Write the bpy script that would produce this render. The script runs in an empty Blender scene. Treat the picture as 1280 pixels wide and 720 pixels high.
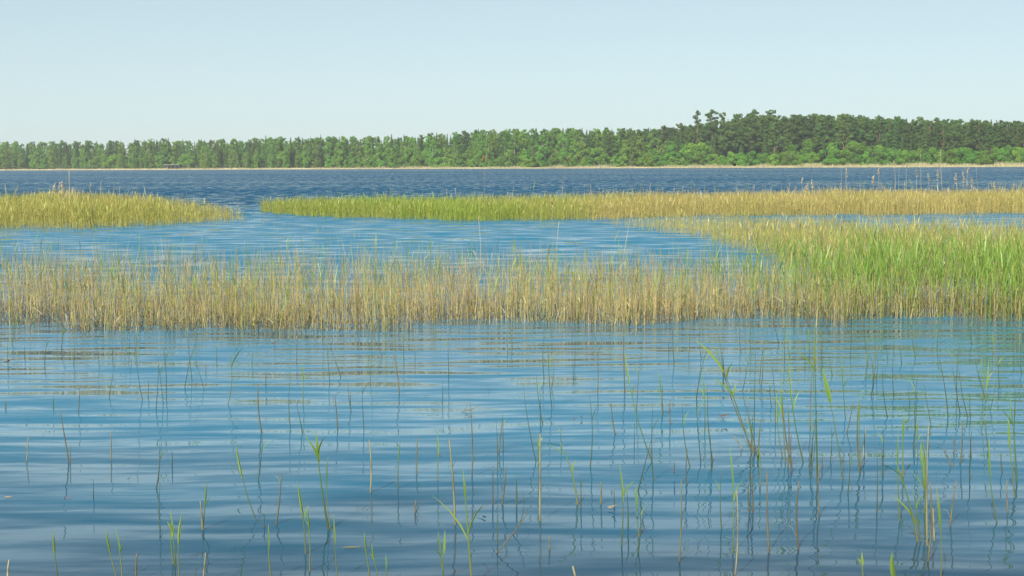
import bpy, math, random
import numpy as np
from mathutils import Vector, Matrix
random.seed(7); rng = np.random.default_rng(7)
S = bpy.context.scene; C = S.collection

# ------------------------------------------------------------------ camera
FPX = 1778.0; CAMH = 2.0                     # focal length in pixels of a 1280 wide picture
PITCH = math.radians(4.95); ROLL = math.radians(0.304)
fwd = Vector((0, math.cos(PITCH), -math.sin(PITCH)))
r0 = Vector((1, 0, 0)); u0 = r0.cross(fwd)
rgt = r0 * math.cos(ROLL) - u0 * math.sin(ROLL); up = u0 * math.cos(ROLL) + r0 * math.sin(ROLL)
cam = bpy.data.cameras.new('camera'); cam.sensor_width = 36; cam.lens = 36 * FPX / 1280
cam.clip_start = 0.1; cam.clip_end = 20000
camo = bpy.data.objects.new('camera', cam); C.objects.link(camo)
camo.matrix_world = Matrix(((rgt.x, up.x, -fwd.x, 0), (rgt.y, up.y, -fwd.y, 0), (rgt.z, up.z, -fwd.z, CAMH), (0, 0, 0, 1)))
S.camera = camo

# ------------------------------------------------------------------ sky, sun, exposure
SUN_EL = math.radians(42); SUN_AZ = math.radians(202)      # clockwise from +Y: behind the camera, to the left
w = bpy.data.worlds.new('World'); S.world = w; w.use_nodes = True
nt = w.node_tree; bg = nt.nodes['Background']
sky = nt.nodes.new('ShaderNodeTexSky'); sky.sky_type = 'NISHITA'; sky.sun_disc = False
sky.sun_elevation = SUN_EL; sky.sun_rotation = SUN_AZ
sky.altitude = 0; sky.air_density = 0.4; sky.dust_density = 1.3; sky.ozone_density = 1.0
tint = nt.nodes.new('ShaderNodeMix'); tint.data_type = 'RGBA'; tint.blend_type = 'MULTIPLY'; tint.inputs[0].default_value = 1.0
tint.inputs[7].default_value = (1.45, 1.57, 1.40, 1)           # camera white balance, the same over the whole sky
gam = nt.nodes.new('ShaderNodeGamma'); gam.inputs[1].default_value = 0.45   # camera tone response, the same over the whole sky
nt.links.new(sky.outputs[0], gam.inputs[0]); nt.links.new(gam.outputs[0], tint.inputs[6]); nt.links.new(tint.outputs[2], bg.inputs[0]); bg.inputs[1].default_value = 0.135
sl = bpy.data.lights.new('sun', 'SUN'); sl.energy = 5.0; sl.angle = math.radians(0.5); sl.color = (1, 0.95, 0.86)
slo = bpy.data.objects.new('sun', sl); C.objects.link(slo)
sd = Vector((math.sin(SUN_AZ) * math.cos(SUN_EL), math.cos(SUN_AZ) * math.cos(SUN_EL), math.sin(SUN_EL)))
slo.rotation_euler = sd.to_track_quat('Z', 'Y').to_euler()
S.view_settings.view_transform = 'Standard'; S.view_settings.look = 'None'
S.view_settings.exposure = 1.05; S.view_settings.gamma = 1; S.view_settings.use_curve_mapping = False
S.render.engine = 'CYCLES'; S.cycles.max_bounces = 6; S.cycles.transparent_max_bounces = 8

# ------------------------------------------------------------------ helpers
def ray(px, py):
    return fwd * FPX + rgt * (px - 640) - up * (py - 360)
def ground(px, py, z=0.0):
    d = ray(px, py); t = (z - CAMH) / d.z
    return Vector((d.x * t, d.y * t, z))
def at_depth(px, py, Y):
    d = ray(px, py); t = Y / d.y
    return Vector((d.x * t, Y, CAMH + d.z * t))

def mesh_np(name, V, F, col=None, smooth=False):
    me = bpy.data.meshes.new(name); V = np.asarray(V, dtype=np.float32); F = np.asarray(F, dtype=np.int32)
    n, (m, k) = len(V), F.shape
    me.vertices.add(n); me.vertices.foreach_set('co', V.ravel())
    me.loops.add(m * k); me.loops.foreach_set('vertex_index', F.ravel())
    me.polygons.add(m); me.polygons.foreach_set('loop_start', np.arange(0, m * k, k, dtype=np.int32))
    if smooth: me.polygons.foreach_set('use_smooth', np.ones(m, dtype=bool))
    if col is not None:
        a = me.attributes.new('col', 'FLOAT_COLOR', 'POINT')
        c4 = np.ones((n, 4), dtype=np.float32); c4[:, :3] = col; a.data.foreach_set('color', c4.ravel())
    me.update(calc_edges=True)
    return me
def link(name, me, mat=None, parent=None):
    o = bpy.data.objects.new(name, me); C.objects.link(o)
    if mat is not None and me is not None and not me.materials: me.materials.append(mat)
    if parent is not None: o.parent = parent
    return o
def tag(o, label=None, cat=None, group=None, kind=None):
    if label: o['label'] = label
    if cat: o['category'] = cat
    if group: o['group'] = group
    if kind: o['kind'] = kind
    return o
def empty(name, loc, rz=0, sc=None):
    o = bpy.data.objects.new(name, None); C.objects.link(o); o.location = loc; o.rotation_euler[2] = rz
    o.empty_display_size = 0.1
    if sc is not None: o.scale = sc
    return o
class MB:
    """collects quads/tubes for one small mesh"""
    def __init__(s): s.V = []; s.F = []; s.K = []
    def tube(s, pts, rad, n=6, col=(.4, .4, .4), cap=True):
        pts = [Vector(p) for p in pts]; b = len(s.V)
        cols = col if isinstance(col, list) else [col] * len(pts)
        for i, p in enumerate(pts):
            t = (pts[min(i + 1, len(pts) - 1)] - pts[max(i - 1, 0)]).normalized()
            a = t.cross(Vector((0, 1, 0.013)));  a = a.normalized() if a.length > 1e-4 else Vector((1, 0, 0))
            c = t.cross(a).normalized()
            for j in range(n):
                an = 2 * math.pi * j / n
                s.V.append(p + (a * math.cos(an) + c * math.sin(an)) * rad[i]); s.K.append(cols[i])
        for i in range(len(pts) - 1):
            for j in range(n):
                s.F.append((b + i * n + j, b + i * n + (j + 1) % n, b + (i + 1) * n + (j + 1) % n, b + (i + 1) * n + j))
        if cap:
            for base in (b, b + (len(pts) - 1) * n):
                for j in range(1, n - 1, 2):
                    s.F.append((base, base + j, base + j + 1, base + min(j + 2, n - 1)) if j + 2 < n else (base, base + j, base + j + 1, base + j + 1))
    def blade(s, pts, wid, side, col=(.1, .2, .03), fold=0.25):
        """a leaf: three verts per row with a folded midrib"""
        b = len(s.V); cols = col if isinstance(col, list) else [col] * len(pts)
        side = Vector(side).normalized()
        for i, p in enumerate(pts):
            p = Vector(p); t = Vector(pts[min(i + 1, len(pts) - 1)]) - Vector(pts[max(i - 1, 0)])
            nn = t.normalized().cross(side) * (fold * wid[i])
            for q in (p - side * wid[i] / 2 + nn, p, p + side * wid[i] / 2 + nn): s.V.append(q); s.K.append(cols[i])
        for i in range(len(pts) - 1):
            for j in range(2):
                a = b + i * 3 + j; s.F.append((a, a + 1, a + 4, a + 3))
    def box(s, x0, x1, y0, y1, z0, z1, col=(.4, .4, .4)):
        b = len(s.V)
        for z in (z0, z1):
            for x, y in ((x0, y0), (x1, y0), (x1, y1), (x0, y1)): s.V.append(Vector((x, y, z))); s.K.append(col)
        s.F += [(b, b + 3, b + 2, b + 1), (b + 4, b + 5, b + 6, b + 7)] + [(b + i, b + (i + 1) % 4, b + 4 + (i + 1) % 4, b + 4 + i) for i in range(4)]
    def build(s, name, mat, parent=None, smooth=True):
        me = bpy.data.meshes.new(name)
        F = [tuple(dict.fromkeys(f)) for f in s.F]
        me.from_pydata([tuple(v) for v in s.V], [], F)
        a = me.attributes.new('col', 'FLOAT_COLOR', 'POINT')
        c4 = np.ones((len(s.V), 4), dtype=np.float32); c4[:, :3] = np.array(s.K); a.data.foreach_set('color', c4.ravel())
        if smooth: me.polygons.foreach_set('use_smooth', np.ones(len(F), dtype=bool))
        return link(name, me, mat, parent)

# ------------------------------------------------------------------ materials
def newmat(name):
    m = bpy.data.materials.new(name); m.use_nodes = True
    return m, m.node_tree, m.node_tree.nodes['Principled BSDF']
def plant_mat(name, trans=0.3, objvar=0.0, huevar=0.0, rough=0.6):
    m, t, p = newmat(name); L = t.links
    at = t.nodes.new('ShaderNodeAttribute'); at.attribute_name = 'col'
    col = at.outputs['Color']
    if objvar > 0:
        oi = t.nodes.new('ShaderNodeObjectInfo')
        mr = t.nodes.new('ShaderNodeMapRange'); mr.inputs['To Min'].default_value = 1 - objvar; mr.inputs['To Max'].default_value = 1 + objvar
        L.new(oi.outputs['Random'], mr.inputs['Value'])
        mu = t.nodes.new('ShaderNodeMath'); mu.operation = 'MULTIPLY'; mu.inputs[1].default_value = 7.31
        fr = t.nodes.new('ShaderNodeMath'); fr.operation = 'FRACT'; L.new(oi.outputs['Random'], mu.inputs[0]); L.new(mu.outputs[0], fr.inputs[0])
        mh = t.nodes.new('ShaderNodeMapRange'); mh.inputs['To Min'].default_value = 0.5 - huevar; mh.inputs['To Max'].default_value = 0.5 + huevar
        L.new(fr.outputs[0], mh.inputs['Value'])
        hs = t.nodes.new('ShaderNodeHueSaturation'); L.new(mr.outputs[0], hs.inputs['Value']); L.new(mh.outputs[0], hs.inputs['Hue'])
        L.new(col, hs.inputs['Color']); col = hs.outputs[0]
    L.new(col, p.inputs['Base Color']); p.inputs['Roughness'].default_value = rough
    p.inputs['Specular IOR Level'].default_value = 0.3
    if trans > 0:
        tr = t.nodes.new('ShaderNodeBsdfTranslucent'); L.new(col, tr.inputs['Color'])
        mx = t.nodes.new('ShaderNodeMixShader'); mx.inputs[0].default_value = trans
        L.new(p.outputs[0], mx.inputs[1]); L.new(tr.outputs[0], mx.inputs[2])
        L.new(mx.outputs[0], t.nodes['Material Output'].inputs['Surface'])
    return m
M_REED = plant_mat('reed', 0.2, rough=0.45)
M_LEAF = plant_mat('reed_leaf', 0.35, rough=0.4)
M_TREE = plant_mat('tree_leaf', 0.6, objvar=0.25, huevar=0.022)
M_BARK = plant_mat('bark', 0.0, rough=0.85)
M_BIT = plant_mat('debris', 0.0, rough=0.7)

def water_mat():
    m, t, p = newmat('water'); L = t.links; N = t.nodes.new
    geo = N('ShaderNodeNewGeometry'); sep = N('ShaderNodeSeparateXYZ'); L.new(geo.outputs['Position'], sep.inputs[0])
    def math_(op, a, b=None, c=None):
        n = N('ShaderNodeMath'); n.operation = op
        for i, v in enumerate((a, b, c)):
            if v is None: continue
            if isinstance(v, (int, float)): n.inputs[i].default_value = v
            else: L.new(v, n.inputs[i])
        return n.outputs[0]
    wn = N('ShaderNodeTexNoise'); wn.inputs['Scale'].default_value = 0.55; wn.inputs['Detail'].default_value = 2.0
    L.new(geo.outputs['Position'], wn.inputs['Vector'])
    ws = N('ShaderNodeVectorMath'); ws.operation = 'SUBTRACT'; L.new(wn.outputs['Color'], ws.inputs[0]); ws.inputs[1].default_value = (.5, .5, .5)
    wm = N('ShaderNodeVectorMath'); wm.operation = 'MULTIPLY_ADD'; L.new(ws.outputs[0], wm.inputs[0]); wm.inputs[1].default_value = (.2, .3, 0); L.new(geo.outputs['Position'], wm.inputs[2])
    def noise(scale, sx, sy, detail=2.0, rot=0.0, off=0.0, rough=0.5):
        mp = N('ShaderNodeMapping'); mp.inputs['Scale'].default_value = (sx, sy, 1); mp.inputs['Rotation'].default_value = (0, 0, rot)
        mp.inputs['Location'].default_value = (off, off * 1.7, off * .3)
        L.new(wm.outputs[0], mp.inputs['Vector'])
        n = N('ShaderNodeTexNoise'); n.inputs['Scale'].default_value = scale; n.inputs['Detail'].default_value = detail; n.inputs['Roughness'].default_value = rough
        L.new(mp.outputs[0], n.inputs['Vector'])
        s = N('ShaderNodeSeparateXYZ')
        L.new(n.outputs['Color'], s.inputs[0])
        return [math_('SUBTRACT', o, 0.5) for o in s.outputs]
    def ramp(v, a, b, lo, hi):
        r = N('ShaderNodeMapRange'); r.interpolation_type = 'SMOOTHSTEP'
        r.inputs['From Min'].default_value = a; r.inputs['From Max'].default_value = b
        r.inputs['To Min'].default_value = lo; r.inputs['To Max'].default_value = hi
        L.new(v, r.inputs['Value']); return r.outputs[0]
    Y = sep.outputs['Y']
    # long ripples running in towards the shore, sheltered by the reed beds
    a = noise(1.0, 0.55, 4.0, 1.5, 0.03)
    b = noise(1.0, 1.1, 8.5, 1.0, -0.05, 5)
    c = noise(1.0, 4.0, 17.0, 2.0, 0.1, 9)
    near = ramp(Y, 16, 24, 1, 0); mid = ramp(Y, 16, 26, 0, 1); far = ramp(Y, 46, 75, 0, 1)
    ny = math_('ADD', math_('MULTIPLY', a[0], 0.46), math_('ADD', math_('MULTIPLY', b[0], 0.28), math_('MULTIPLY', c[0], 0.13)))
    nx = math_('ADD', math_('MULTIPLY', a[1], 0.03), math_('ADD', math_('MULTIPLY', b[1], 0.06), math_('MULTIPLY', c[1], 0.05)))
    sm = N('ShaderNodeMath'); sm.operation = 'SMOOTH_MIN'; L.new(ny, sm.inputs[0]); sm.inputs[1].default_value = 0.062; sm.inputs[2].default_value = 0.05; ny = sm.outputs[0]   # back faces of the ripples lie flat
    # wind chop between the islands and out on the lake
    d = noise(1.0, 0.5, 1.4, 3.0, 0.06, 13, 0.6)
    e = noise(1.0, 1.2, 0.38, 4.0, 0.04, 17, 0.62)
    g = noise(1.0, 0.012, 0.03, 2.0, 0.1, 23)
    f = noise(1.0, 0.7, 1.9, 2.5, 0.05, 27, 0.6)
    my = math_('ADD', math_('MULTIPLY', d[0], 0.35), math_('MULTIPLY', f[0], 0.85)); mxx = math_('MULTIPLY', d[1], 0.3)
    fy = math_('ADD', math_('MULTIPLY', d[0], 0.8), math_('ADD', math_('MULTIPLY', e[0], 2.2), math_('MULTIPLY', g[0], 0.5)))
    fx = math_('MULTIPLY', d[1], 0.5)
    # lean of the visible wave faces (wind blows towards this shore)
    fy = math_('ADD', fy, -0.28); my = math_('ADD', my, -0.13)
    def blend(n_, m_, f_):
        q = math_('ADD', math_('MULTIPLY', n_, near), math_('MULTIPLY', m_, mid))
        return math_('ADD', math_('MULTIPLY', q, math_('SUBTRACT', 1.0, far)), math_('MULTIPLY', f_, far))
    sy = blend(ny, my, fy); sx = blend(nx, mxx, fx)
    cb = N('ShaderNodeCombineXYZ'); L.new(sx, cb.inputs[0]); L.new(sy, cb.inputs[1]); cb.inputs[2].default_value = 1
    nm = N('ShaderNodeVectorMath'); nm.operation = 'NORMALIZE'; L.new(cb.outputs[0], nm.inputs[0])
    L.new(nm.outputs[0], p.inputs['Normal'])
    # body colour: deep blue water, a peat brown over the shallows by the bank
    mc = N('ShaderNodeMix'); mc.data_type = 'RGBA'
    sh = noise(1.0, 0.5, 0.9, 2.0, 0, 31)
    v = math_('ADD', Y, math_('MULTIPLY', sh[0], 4.0))
    L.new(ramp(v, 5.0, 11.5, 0, 1), mc.inputs[0])
    mc.inputs[6].default_value = (0.008, 0.018, 0.036, 1); mc.inputs[7].default_value = (0.001, 0.082, 0.148, 1)
    md = N('ShaderNodeMix'); md.data_type = 'RGBA'; L.new(ramp(Y, 45, 80, 0, 1), md.inputs[0])
    L.new(mc.outputs[2], md.inputs[6]); md.inputs[7].default_value = (0.001, 0.032, 0.070, 1)        # the deep open lake
    L.new(md.outputs[2], p.inputs['Base Color'])
    p.inputs['Roughness'].default_value = 0.012; p.inputs['IOR'].default_value = 1.55; p.inputs['Specular Tint'].default_value = (0.64, 1.0, 1.0, 1)
    return m
M_WATER = water_mat()

def shore_mat():
    m, t, p = newmat('shore_ground'); L = t.links; N = t.nodes.new
    geo = N('ShaderNodeNewGeometry')
    n = N('ShaderNodeTexNoise'); n.inputs['Scale'].default_value = 0.15; n.inputs['Detail'].default_value = 6; L.new(geo.outputs['Position'], n.inputs['Vector'])
    sep = N('ShaderNodeSeparateXYZ'); L.new(geo.outputs['Position'], sep.inputs[0])
    ad = N('ShaderNodeMath'); ad.operation = 'MULTIPLY_ADD'; L.new(n.outputs[0], ad.inputs[0]); ad.inputs[1].default_value = 1.2; L.new(sep.outputs['Z'], ad.inputs[2])
    rp = N('ShaderNodeValToRGB'); rp.color_ramp.elements[0].position = 0.9; rp.color_ramp.elements[0].color = (0.42, 0.34, 0.19, 1)
    rp.color_ramp.elements[1].position = 1.0; rp.color_ramp.elements[1].color = (0.07, 0.09, 0.03, 1)
    mr = N('ShaderNodeMapRange'); mr.inputs['From Min'].default_value = 0; mr.inputs['From Max'].default_value = 2.0
    L.new(ad.outputs[0], mr.inputs['Value']); L.new(mr.outputs[0], rp.inputs[0]); L.new(rp.outputs[0], p.inputs['Base Color'])
    p.inputs['Roughness'].default_value = 0.95
    return m

# ------------------------------------------------------------------ water
def grid_plane(name, x0, x1, y0, y1, z):
    return mesh_np(name, [(x0, y0, z), (x1, y0, z), (x1, y1, z), (x0, y1, z)], [(0, 1, 2, 3)])
o = link('water', grid_plane('water', -3000, 3000, -60, 3500, 0), M_WATER); tag(o, 'blue lake water with gentle ripples and reed reflections', 'water', kind='structure')

# ------------------------------------------------------------------ far shore
PXS = np.array([-700, -400, 0, 320, 640, 960, 1280, 1700, 2100.]); DS = np.array([1230, 1150, 1000, 875, 760, 675, 600, 520, 455.])
def shore_D(px): return np.interp(px, PXS, DS)
def shore_pt(px, back=0.0):
    D = shore_D(px); x = (px - 640) / FPX * D; e = 2.0
    D2 = shore_D(px + e); x2 = (px + e - 640) / FPX * D2
    tx, ty = x2 - x, D2 - D; l = np.hypot(tx, ty)
    nx, ny = -ty / l, tx / l                     # away from the camera
    return x + nx * back, D + ny * back
pxs = np.linspace(-700, 2100, 281)
prof = [(-14, -0.6), (-1, -0.05), (2, 0.22), (6, 0.4), (14, 0.7), (40, 1.6), (120, 3.5), (700, 6)]
V = []
for bk, z in prof:
    for i, q in enumerate(pxs):
        wob = 2.5 * math.sin(q * 0.031) + 1.5 * math.sin(q * 0.083 + 1) if bk < 20 else 0
        x, y = shore_pt(q, bk + wob); V.append((x, y, z))
n = len(pxs); F = [(j * n + i, j * n + i + 1, (j + 1) * n + i + 1, (j + 1) * n + i) for j in range(len(prof) - 1) for i in range(n - 1)]
o = link('shore', mesh_np('shore', V, F, smooth=True), shore_mat()); tag(o, 'low sandy far shore of the lake below the wood', 'shore', kind='structure')
def land_z(back): return float(np.interp(back, [a for a, b in prof], [b for a, b in prof]))

# ------------------------------------------------------------------ trees
def leaf_quads(cen, nor, size, r):
    n = len(cen)
    nor = nor / np.linalg.norm(nor, axis=1, keepdims=True)
    a = np.cross(nor, r.normal(size=(n, 3))); a /= np.linalg.norm(a, axis=1, keepdims=True); b = np.cross(nor, a)
    s = (size * r.uniform(0.6, 1.3, n))[:, None] * 0.5
    V = np.stack([cen - a * s * 1.2, cen - b * s * .7, cen + a * s * 1.2, cen + b * s * .7], 1).reshape(-1, 3)
    return V, np.arange(n * 4).reshape(-1, 4)
def clump_crown(cl, nleaf, size, r, squash=0.8, jitter=0.7):
    """cl: (n,4) clump centres and radii"""
    cl = np.array(cl); wgt = cl[:, 3] ** 2; idx = r.choice(len(cl), nleaf, p=wgt / wgt.sum())
    d = r.normal(size=(nleaf, 3)); d /= np.linalg.norm(d, axis=1, keepdims=True)
    rad = cl[idx, 3] * r.uniform(0.72, 1.08, nleaf)
    sc = np.array([1, 1, squash]); cen = cl[idx, :3] + d * rad[:, None] * sc
    return leaf_quads(cen, d + r.normal(size=(nleaf, 3)) * jitter * 1.0 + np.array([0, -0.0, .3]), size, r)
def make_tree_arrays(kind, seed, dens=1.0, size=1.0):
    r = np.random.default_rng(seed); cl = []
    if kind == 'pine':
        H = 22; lo = 0.36
        for k in range(44):
            z = H * (lo + (0.98 - lo) * (k + r.uniform(0, .9)) / 44); f = (z / H - lo) / (1 - lo)
            R = 2.7 * math.sqrt(max(0.03, 1 - (max(0, f - 0.2)) ** 2 * 1.5)) * r.uniform(.3, 1.1); an = r.uniform(0, 6.28)
            cl.append((R * math.cos(an), R * math.sin(an), z, r.uniform(0.55, 1.05) * (1.1 - .6 * max(0, f - .4))))
        V, F = clump_crown(cl, int(6500 * dens), .36 * size, r, .7); base = (0.104, 0.192, 0.034)
    elif kind == 'spruce':
        H = 21; n = int(5000 * dens); f = 1 - np.sqrt(r.uniform(0, 1, n)); z = H * (0.1 + 0.9 * f)
        an = r.uniform(0, 6.28, n); ti = np.sin(z * 4.2 + 1.5 * np.sin(an * 3 + seed)) * 0.5 + 0.5
        R = (2.7 * (1 - f) ** .85 + .08) * (0.55 + 0.45 * ti) * r.uniform(.5, 1.05, n)
        cen = np.stack([R * np.cos(an), R * np.sin(an), z - R * .3], 1)
        nor = np.stack([np.cos(an), np.sin(an), np.full(n, .8)], 1) + r.normal(size=(n, 3)) * .4
        V, F = leaf_quads(cen, nor, .40 * size, r); base = (0.076, 0.152, 0.028)
    elif kind == 'birch':
        H = 18; lo = .07
        for k in range(38):
            z = H * (lo + (.97 - lo) * (k + r.uniform(0, .9)) / 38); f = (z / H - lo) / (1 - lo)
            R = 2.7 * math.sin(math.pi * min(1, .12 + f * .86)) ** .7 * r.uniform(.3, 1.05); an = r.uniform(0, 6.28)
            cl.append((R * math.cos(an), R * math.sin(an), z, r.uniform(.6, 1.15) * (1.15 - .75 * max(0, f - .25))))
        V, F = clump_crown(cl, int(8000 * dens), .36 * size, r, 1.1); base = (0.160, 0.300, 0.036)
    else:                                         # alder and willow scrub: broad and leafy to the ground
        H = 10
        for k in range(24):
            z = H * (0.03 + .88 * (k + r.uniform(0, .9)) / 34); f = z / H
            R = 3.2 * math.sqrt(max(0.03, 1 - (f * 1.04) ** 2.2)) * r.uniform(.35, 1.0); an = r.uniform(0, 6.28)
            cl.append((R * math.cos(an), R * math.sin(an), z, r.uniform(.75, 1.4)))
        V, F = clump_crown(cl, int(8000 * dens), .36 * size, r, .9); base = (0.150, 0.318, 0.032)
    base = np.array(base); nq = len(F)
    c = base[None] * r.uniform(.75, 1.25, (nq, 1)) * (1 + r.normal(size=(nq, 3)) * .06)
    return H, V, F, np.repeat(np.clip(c, .005, 1), 4, 0), cl
def make_tree_proto(kind, seed):
    H, V, F, K, cl = make_tree_arrays(kind, seed)
    crown = mesh_np('crown', V, F, K); crown.materials.append(M_TREE)
    r = random.Random(seed); tb = MB()
    bark = {'pine': (.20, .10, .055), 'spruce': (.09, .065, .05), 'birch': (.24, .22, .19), 'alder': (.12, .10, .08)}[kind]
    rb = {'pine': .22, 'spruce': .2, 'birch': .16, 'alder': .13}[kind]; top = H * (.95 if kind != 'alder' else .75)
    bx = r.uniform(-.3, .3); pts = [(bx * math.sin(f * 3), .2 * math.sin(f * 4 + seed), -0.6 + top * f) for f in (0, .15, .35, .55, .75, 1)]
    tb.tube(pts, [rb * 1.25, rb, rb * .85, rb * .65, rb * .42, .03], 7, [bark] * 6 if kind != 'pine' else [(.11, .08, .06)] * 3 + [(.13, .09, .06)] * 3)
    for c in (cl[::2] if cl else []):
        z0 = max(0.8, c[2] - .9 * math.hypot(c[0], c[1]))
        tb.tube([(bx * math.sin(z0 / top * 3), 0, z0), (c[0] * .5, c[1] * .5, (z0 + c[2]) / 2 + .1), (c[0], c[1], c[2])], [rb * .38, rb * .28, .02], 4, bark)
    t = tb.build('trunk', M_BARK); tm = t.data; bpy.data.objects.remove(t)
    return H, crown, tm
PROTO = {k: [make_tree_proto(k, 100 * i + j) for j in range(4)] for i, k in enumerate(('pine', 'spruce', 'birch', 'alder'))}
NAMES = {'pine': 'pine_tree', 'spruce': 'spruce_tree', 'birch': 'birch_tree', 'alder': 'alder_tree'}
SIZES = {'birch': (12.5, 15.5), 'alder': (8.2, 10.2), 'pine': (20, 22.3), 'spruce': (18, 20.5)}
def put_tree(kind, px, back, h, label, group=None, wid=1.0, var=None):
    if group and kind in SIZES and 'hut' not in label:
        lo_, hi_ = SIZES[kind]; wd_ = 'low' if h < lo_ else ('tall' if h > hi_ else 'middling'); label = f'{wd_} {label}'; group = f'{wd_} {group}'
    H, crown, tm = PROTO[kind][random.randrange(4) if var is None else var]
    x, y = shore_pt(px, back); s = h / H
    o = empty(NAMES[kind], (x, y, land_z(back) - .1), random.uniform(0, 6.28), (s * wid, s * wid, s))
    tag(o, label, 'tree', group)
    link('trunk', tm, None, o); link('crown', crown, None, o)
    return o
SKX = [-700, 0, 60, 150, 215, 230, 300, 450, 500, 520, 640, 750, 800, 840, 870, 900, 1000, 1050, 1100, 1180, 1280, 1500, 2100]
SKY = [176.5, 177, 177, 174, 177, 174, 172, 170, 167, 163, 161, 161, 157, 152, 147, 143, 142, 145, 148, 151, 154, 158, 160]
def tree_h(px, top=None):
    D = float(shore_D(px)); base = np.interp(px, [0, 640, 1280], [213, 211, 208.5]); t = np.interp(px, SKX, SKY) if top is None else top
    return (base - t) * D / FPX
L_ALD = 'bright green broadleaf tree leafy to the ground, before the dark conifers'
L_BIR = 'light green birch at the front of the distant wood'
L_SPR = 'dark pointed spruce standing among the birches of the distant wood'
L_PIN = 'dark pine with a ragged crown rising behind the broadleaf trees on the far shore'
# front row of broadleaf scrub, right half
px = 400.0
while px < 1330:
    hh = np.interp(px, [400, 700, 850, 1000, 1280], [8.5, 8.0, 9, 9.5, 10]) * random.uniform(.75, 1.18)
    put_tree('alder', px, random.uniform(9, 15), hh, L_ALD, 'bright broadleaf trees along the far shore', random.uniform(.95, 1.25))
    px += random.uniform(6.5, 12) * (1 if px > 780 else 1.3)
# birches in the front of the left and middle wood
px = -40.0
while px < 830:
    if not 186 < px < 232:
        hh = tree_h(px) * random.uniform(.5, .9)
        put_tree('birch', px, random.uniform(8, 20), hh, L_BIR, 'birches at the front of the distant wood', random.uniform(.95, 1.45))
    px += random.uniform(6.5, 11.5)
px = -30.0
while px < 830:
    put_tree(random.choice(('spruce', 'spruce', 'pine')) if False else 'spruce', px, random.uniform(16, 30), tree_h(px) * random.uniform(.88, 1.06), L_SPR, 'spruces among the birches', random.uniform(.75, 1.05))
    px += random.uniform(14, 34)
px = 740.0
while px < 1330:
    if not (838 < px < 893): put_tree('pine', px, random.uniform(18, 34), tree_h(px) * random.uniform(.88, 1.02), L_PIN, 'pines behind the broadleaf trees', random.uniform(.9, 1.25))
    px += random.uniform(6, 11) * (1.8 if px < 840 else 1)
# the tall pines that stand clear of the skyline
for k, (q, top, lab, wd, var) in enumerate([
        (845, 139, 'lone tall pine with a small tufted crown at the dip in the skyline', .75, 0),
        (860, 138, 'tall pine with a broad loose crown just beside the lone tufted pine', 1.15, 1),
        (872, 141, 'tall narrow pine leaning its crown over the gap in the skyline', .9, 2),
        (885, 143, 'slim pine standing alone in the gap of the skyline', .6, 3),
        (904, 138, 'tallest pine of the wood, full crown, right of the skyline gap', 1.2, 1),
        (925, 138, 'very tall pine with a rounded dense crown above the bright trees', 1.35, 2)]):
    put_tree('pine', q, 22 + 2 * k, tree_h(q, top), lab.replace('right of the skyline gap', 'beside the skyline gap'), None, wd, var)
for q in (160, 168, 174, 245, 250, 228):                                   # pale stems by the hut
    put_tree('birch', q, 7.5, tree_h(q) * random.uniform(.6, .8), 'birch with a bare white trunk at the water near the shore hut', 'white birches near the hut', .7)
# the depth of the wood behind: one mass, instanced on points
src = bpy.data.collections.new('wood_sources'); order = []
for i, k in enumerate(('pine', 'spruce', 'birch', 'alder')):
    for j in range(4):
        me = PROTO[k][j][1]; so = bpy.data.objects.new(f'a{i}{j}', me); src.objects.link(so); order.append((k, PROTO[k][j][0]))
pts, sel, scl, rots = [], [], [], []
for row in range(7):
    q = -560.0
    while q < 2000:
        r_ = random.random()
        if q > random.uniform(640, 860): kind = 'pine' if r_ < .75 else 'spruce'
        else: kind = 'birch' if r_ < .5 else ('spruce' if r_ < .78 else 'pine')
        fill = row in (0, 2, 4) and random.random() < .75
        if fill: kind = random.choice(('alder', 'spruce'))
        v = random.choice([i for i, (k, h_) in enumerate(order) if k == kind]); H = order[v][1]
        back = 20 + row * 8 + random.uniform(-4, 4); x, y = shore_pt(q, back)
        sc = tree_h(q) * (random.uniform(.80, .99) if not fill else random.uniform(.45, .7)) / H
        wdt = sc * random.uniform(1.0, 1.45)
        pts.append((x, y, land_z(back))); sel.append(v); scl.append((wdt, wdt, sc)); rots.append(random.uniform(0, 6.28))
        q += random.uniform(5.5, 11) if -60 < q < 1340 else random.uniform(12, 20)
fm = bpy.data.meshes.new('forest'); fm.from_pydata(pts, [], [])
at = fm.attributes.new('sel', 'INT', 'POINT'); at.data.foreach_set('value', sel)
at = fm.attributes.new('scl', 'FLOAT_VECTOR', 'POINT'); at.data.foreach_set('vector', np.array(scl, np.float32).ravel())
at = fm.attributes.new('rot', 'FLOAT', 'POINT'); at.data.foreach_set('value', rots)
gt = bpy.data.node_groups.new('wood', 'GeometryNodeTree')
gt.interface.new_socket('Geometry', in_out='INPUT', socket_type='NodeSocketGeometry'); gt.interface.new_socket('Geometry', in_out='OUTPUT', socket_type='NodeSocketGeometry')
gi = gt.nodes.new('NodeGroupInput'); go = gt.nodes.new('NodeGroupOutput'); ci = gt.nodes.new('GeometryNodeCollectionInfo'); ip = gt.nodes.new('GeometryNodeInstanceOnPoints')
ci.inputs['Collection'].default_value = src; ci.inputs['Separate Children'].default_value = True; ci.inputs['Reset Children'].default_value = True
def attr(n_, t_):
    x = gt.nodes.new('GeometryNodeInputNamedAttribute'); x.data_type = t_; x.inputs['Name'].default_value = n_; return x.outputs['Attribute']
cx = gt.nodes.new('ShaderNodeCombineXYZ'); gt.links.new(attr('rot', 'FLOAT'), cx.inputs[2])
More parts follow.
